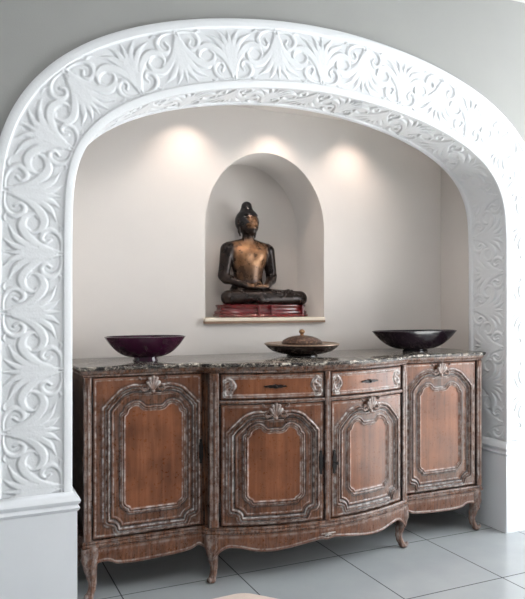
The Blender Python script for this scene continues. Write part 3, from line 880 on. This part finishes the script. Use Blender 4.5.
TX_, TY_ = -.062, .062          # torso sits back and to one side on the seat
HT = math.radians(16)
def head_local(X, Y, Z):
    x = X-TX_; y = Y-(TY_+.004)
    return x*math.cos(HT)+y*math.sin(HT), -x*math.sin(HT)+y*math.cos(HT), (Z-.585)
def head_parts(X, Y, Z):
    x, y, z = head_local(X, Y, Z)
    D = sd_ell(x, y, z, (0, .006, .010), (.068, .078, .078))
    D = smin(D, sd_ell(x, y, z, (0, -.018, -.022), (.052, .052, .056)), .018)
    D = smin(D, sd_ell(x, y, z, (0, -.050, -.056), (.017, .015, .013)), .014)
    D = smin(D, sd_cone(x, y, z, (0, -.068, .014), (0, -.080, -.014), .0055, .0090), .006)
    for s in (1, -1):
        D = smin(D, sd_ell(x, y, z, (s*.009, -.073, -.016), (.006, .007, .006)), .003)
        D = smin(D, sd_cone(x, y, z, (s*.008, -.071, .019), (s*.042, -.052, .022), .0045, .0032), .004)
        D = smin(D, sd_ell(x, y, z, (s*.024, -.060, .003), (.014, .010, .0075)), .003)
        D = smax(D, -sd_cone(x, y, z, (s*.013, -.073, -.004), (s*.036, -.062, -.002), .0022, .0022), .002)
        D = smin(D, sd_cone(x, y, z, (s*.070, .008, .020), (s*.071, .006, -.055), .0100, .0085), .006)
        D = smin(D, sd_cone(x, y, z, (s*.070, .006, -.050), (s*.065, .002, -.078), .0080, .0055), .004)
    D = smin(D, sd_cone(x, y, z, (-.014, -.068, -.034), (.014, -.068, -.034), .0048, .0048), .003)
    D = smin(D, sd_cone(x, y, z, (-.010, -.065, -.042), (.010, -.065, -.042), .0048, .0048), .002)
    return D
def body(X, Y, Z):
    ty = TY_; X0 = X; X = X-TX_
    D = sd_ell(X, Y, Z, (0, ty+.005, .155), (.125, .085, .075))
    D = smin(D, sd_ell(X, Y, Z, (0, ty, .245), (.096, .066, .100)), .035)
    D = smin(D, sd_ell(X, Y, Z, (0, ty, .365), (.128, .070, .100)), .040)
    for s in (1, -1):
        D = smin(D, sd_ell(X, Y, Z, (s*.050, ty-.038, .385), (.054, .034, .045)), .025)
        D = smin(D, sd_cone(X, Y, Z, (s*.045, ty+.006, .462), (s*.125, ty+.006, .428), .028, .042), .030)
        D = smin(D, sd_cone(X, Y, Z, (s*.146, ty+.004, .418), (s*.172, ty+.002, .258), .045, .035), .014)
        D = smin(D, sd_cone(X, Y, Z, (s*.172, ty+.002, .258), (s*.160, ty-.015, .235), .035, .032), .008)
        D = smin(D, sd_cone(X, Y, Z, (s*.164, ty-.012, .240), (s*.070, -.056, .190), .031, .020), .010)
    X = X0; cx = TX_*.8
    for s in (1, -1):
        D = smin(D, sd_cone(X, Y, Z, (cx+s*.085, ty-.012, .130), (s*.258, -.046, .120), .052, .044), .022)
    D = smin(D, sd_cone(X, Y, Z, (.262, -.050, .116), (-.06, -.088, .106), .043, .026), .008)
    D = smin(D, sd_cone(X, Y, Z, (-.258, -.048, .118), (.085, -.084, .138), .043, .027), .006)
    D = smin(D, sd_cone(X, Y, Z, (.085, -.084, .138), (.165, -.060, .160), .023, .016), .008)
    for i in range(5): D = smin(D, sd_cone(X, Y, Z, (.160+.002*i, -.080+.011*i, .164), (.184-.002*abs(i-1), -.078+.011*i, .166), .0065, .0055-.0003*i), .003)
    X = X-TX_
    D = smin(D, sd_cone(X, Y, Z, (0, ty+.004, .455), (0, ty+.002, .545), .037, .035), .018)
    D = smin(D, head_parts(X0, Y, Z), .008)
    for s, dz in ((1, .180), (-1, .192)):
        D = smin(D, sd_cone(X, Y, Z, (s*.070, -.056, .190), (s*.035, -.068, dz), .019, .017), .006)
        D = smin(D, sd_ell(X, Y, Z, (s*.020, -.069, dz), (.034, .024, .010)), .005)
        for i in range(4):
            y0 = -.088+.0125*i; ln = (.046, .054, .052, .042)[i]
            D = smin(D, sd_cone(X, Y, Z, (s*.002, y0, dz), (-s*ln, y0+.003, dz+.002), .0068, .0055), .0018)
        D = smin(D, sd_cone(X, Y, Z, (s*.036, -.076, dz+.004), (s*.006, -.080, .216), .0078, .0060), .003)
    return smax(D, .0765-Z, .001)
v, f = surface_nets(body, (-.315, -.165, .068), (.315, .160, .69), .0038)
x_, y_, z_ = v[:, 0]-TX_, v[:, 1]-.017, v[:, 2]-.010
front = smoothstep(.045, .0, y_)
torso = (.35+.65*smoothstep(.27, .34, z_))*smoothstep(.20, .235, z_)*(1-smoothstep(.455, .50, z_))*(1-smoothstep(.105, .135, np.abs(x_)+(.43-z_)*.10))*front  # torso mask puts the spotlight highlight into the colour
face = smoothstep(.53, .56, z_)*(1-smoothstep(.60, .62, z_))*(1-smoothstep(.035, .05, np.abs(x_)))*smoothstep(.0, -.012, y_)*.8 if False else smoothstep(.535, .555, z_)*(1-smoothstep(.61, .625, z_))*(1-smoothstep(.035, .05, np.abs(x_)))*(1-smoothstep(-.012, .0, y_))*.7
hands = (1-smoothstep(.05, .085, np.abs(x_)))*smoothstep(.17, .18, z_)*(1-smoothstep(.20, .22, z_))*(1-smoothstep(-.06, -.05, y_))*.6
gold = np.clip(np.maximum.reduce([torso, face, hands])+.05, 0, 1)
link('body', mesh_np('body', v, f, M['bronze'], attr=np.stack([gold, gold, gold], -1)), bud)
def hair_fn(X, Y, Z):
    x, y, z = head_local(X, Y, Z)
    D = sd_ell(x, y, z, (0, .008, .018), (.0735, .0825, .079))
    cut = -((y+.034)*.80-(z-.040)*.60)
    D = smax(D, np.minimum(cut, .050-z), .004)
    D = smax(D, -.062-z, .004)
    D = smin(D, sd_ell(x, y, z, (0, .012, .085), (.040, .042, .036)), .010)
    D = smin(D, sd_ell(x, y, z, (0, .012, .112), (.034, .034, .032)), .008)
    return D
v, f = surface_nets(hair_fn, (TX_-.09, TY_-.095, .51), (TX_+.09, TY_+.105, .75), .0032)
link('hair', mesh_np('hair', v, f, M['curls'], attr=np.zeros((len(v), 3))), bud)

# ------------------------------------------------------------------ pale flat slab on the floor, one corner in view
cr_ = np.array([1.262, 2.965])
mt = empty('floor_slab', (cr_[0], cr_[1], 0), 'pale peach flat slab on the tiles, only its corner showing at the bottom edge', 'mat')
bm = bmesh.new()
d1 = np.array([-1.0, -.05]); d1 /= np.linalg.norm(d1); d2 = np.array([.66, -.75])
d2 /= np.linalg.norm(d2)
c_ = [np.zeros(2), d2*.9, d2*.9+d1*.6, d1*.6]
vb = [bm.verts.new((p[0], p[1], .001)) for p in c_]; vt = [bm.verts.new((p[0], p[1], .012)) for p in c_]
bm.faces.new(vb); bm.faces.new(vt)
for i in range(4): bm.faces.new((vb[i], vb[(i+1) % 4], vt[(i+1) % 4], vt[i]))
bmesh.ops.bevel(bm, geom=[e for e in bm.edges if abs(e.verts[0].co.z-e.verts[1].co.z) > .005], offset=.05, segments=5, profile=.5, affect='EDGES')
bm_obj('slab_body', bm, M['mat'], mt)

# ------------------------------------------------------------------ lights
def lamp(name, kind, loc, energy, col, **kw):
    l = bpy.data.lights.new(name, kind); l.energy = energy; l.color = col
    for k, v in kw.items(): setattr(l, k, v)
    o = bpy.data.objects.new(name, l); COL.objects.link(o); o.location = loc; return o
w = lamp('window_daylight', 'AREA', (RX1+.25, (WY0+WY1)/2, (WZ0+WZ1)/2), 212, (.93, .97, 1), shape='RECTANGLE', size=2.6, size_y=2.6)
w.rotation_euler = (0, PI/2, 0)
sun = lamp('sunlight', 'SUN', (8, 1, 8), 85, (1, .96, .90), angle=.01)
sun.rotation_euler = (0, math.radians(90-66), 0)
w3 = lamp('added_fill_light', 'AREA', (1.1, .7, RZ-.035), 42, (1, .985, .96), shape='SQUARE', size=1.4)  # fill light of the added ceiling lamp
w2 = lamp('rear_fill_light', 'AREA', (1.2, -3.5, 2.15), 6, (.95, .97, 1), shape='RECTANGLE', size=6, size_y=1.9)  # unseen fill light added behind the camera
w2.rotation_euler = (PI/2, 0, 0)
SPX = (1.215, 1.765, 2.315)
for x in SPX:
    o = lamp('downlight_lamp', 'SPOT', (x, 3.53, AZ-.012), 10, (1, .80, .68), spot_size=math.radians(104), spot_blend=.85, shadow_soft_size=.02)
    o.rotation_euler = (math.radians(6), 0, 0)
    r = empty('recessed_spotlight', (x, 3.53, AZ), 'small recessed spotlight in the alcove ceiling '+{1.215: 'above the left bowl side', 1.765: 'above the niche', 2.315: 'above the right bowl side'}[x], 'spotlight', 'recessed spotlights in the alcove ceiling')
    lofted('trim_ring', [(.045, .045, -.0005), (.045, .045, -.004), (.036, .036, -.006), (.034, .034, -.002)], M['room_white'], r, seg=32)

wd = bpy.data.worlds.new('world'); SC.world = wd; wd.use_nodes = True
bg = wd.node_tree.nodes['Background']; bg.inputs[0].default_value = (.86, .92, 1, 1); bg.inputs[1].default_value = .12

SC.view_settings.view_transform = 'Standard'; SC.view_settings.look = 'None'
SC.view_settings.gamma = 1; SC.view_settings.use_curve_mapping = False; SC.view_settings.exposure = 0.12
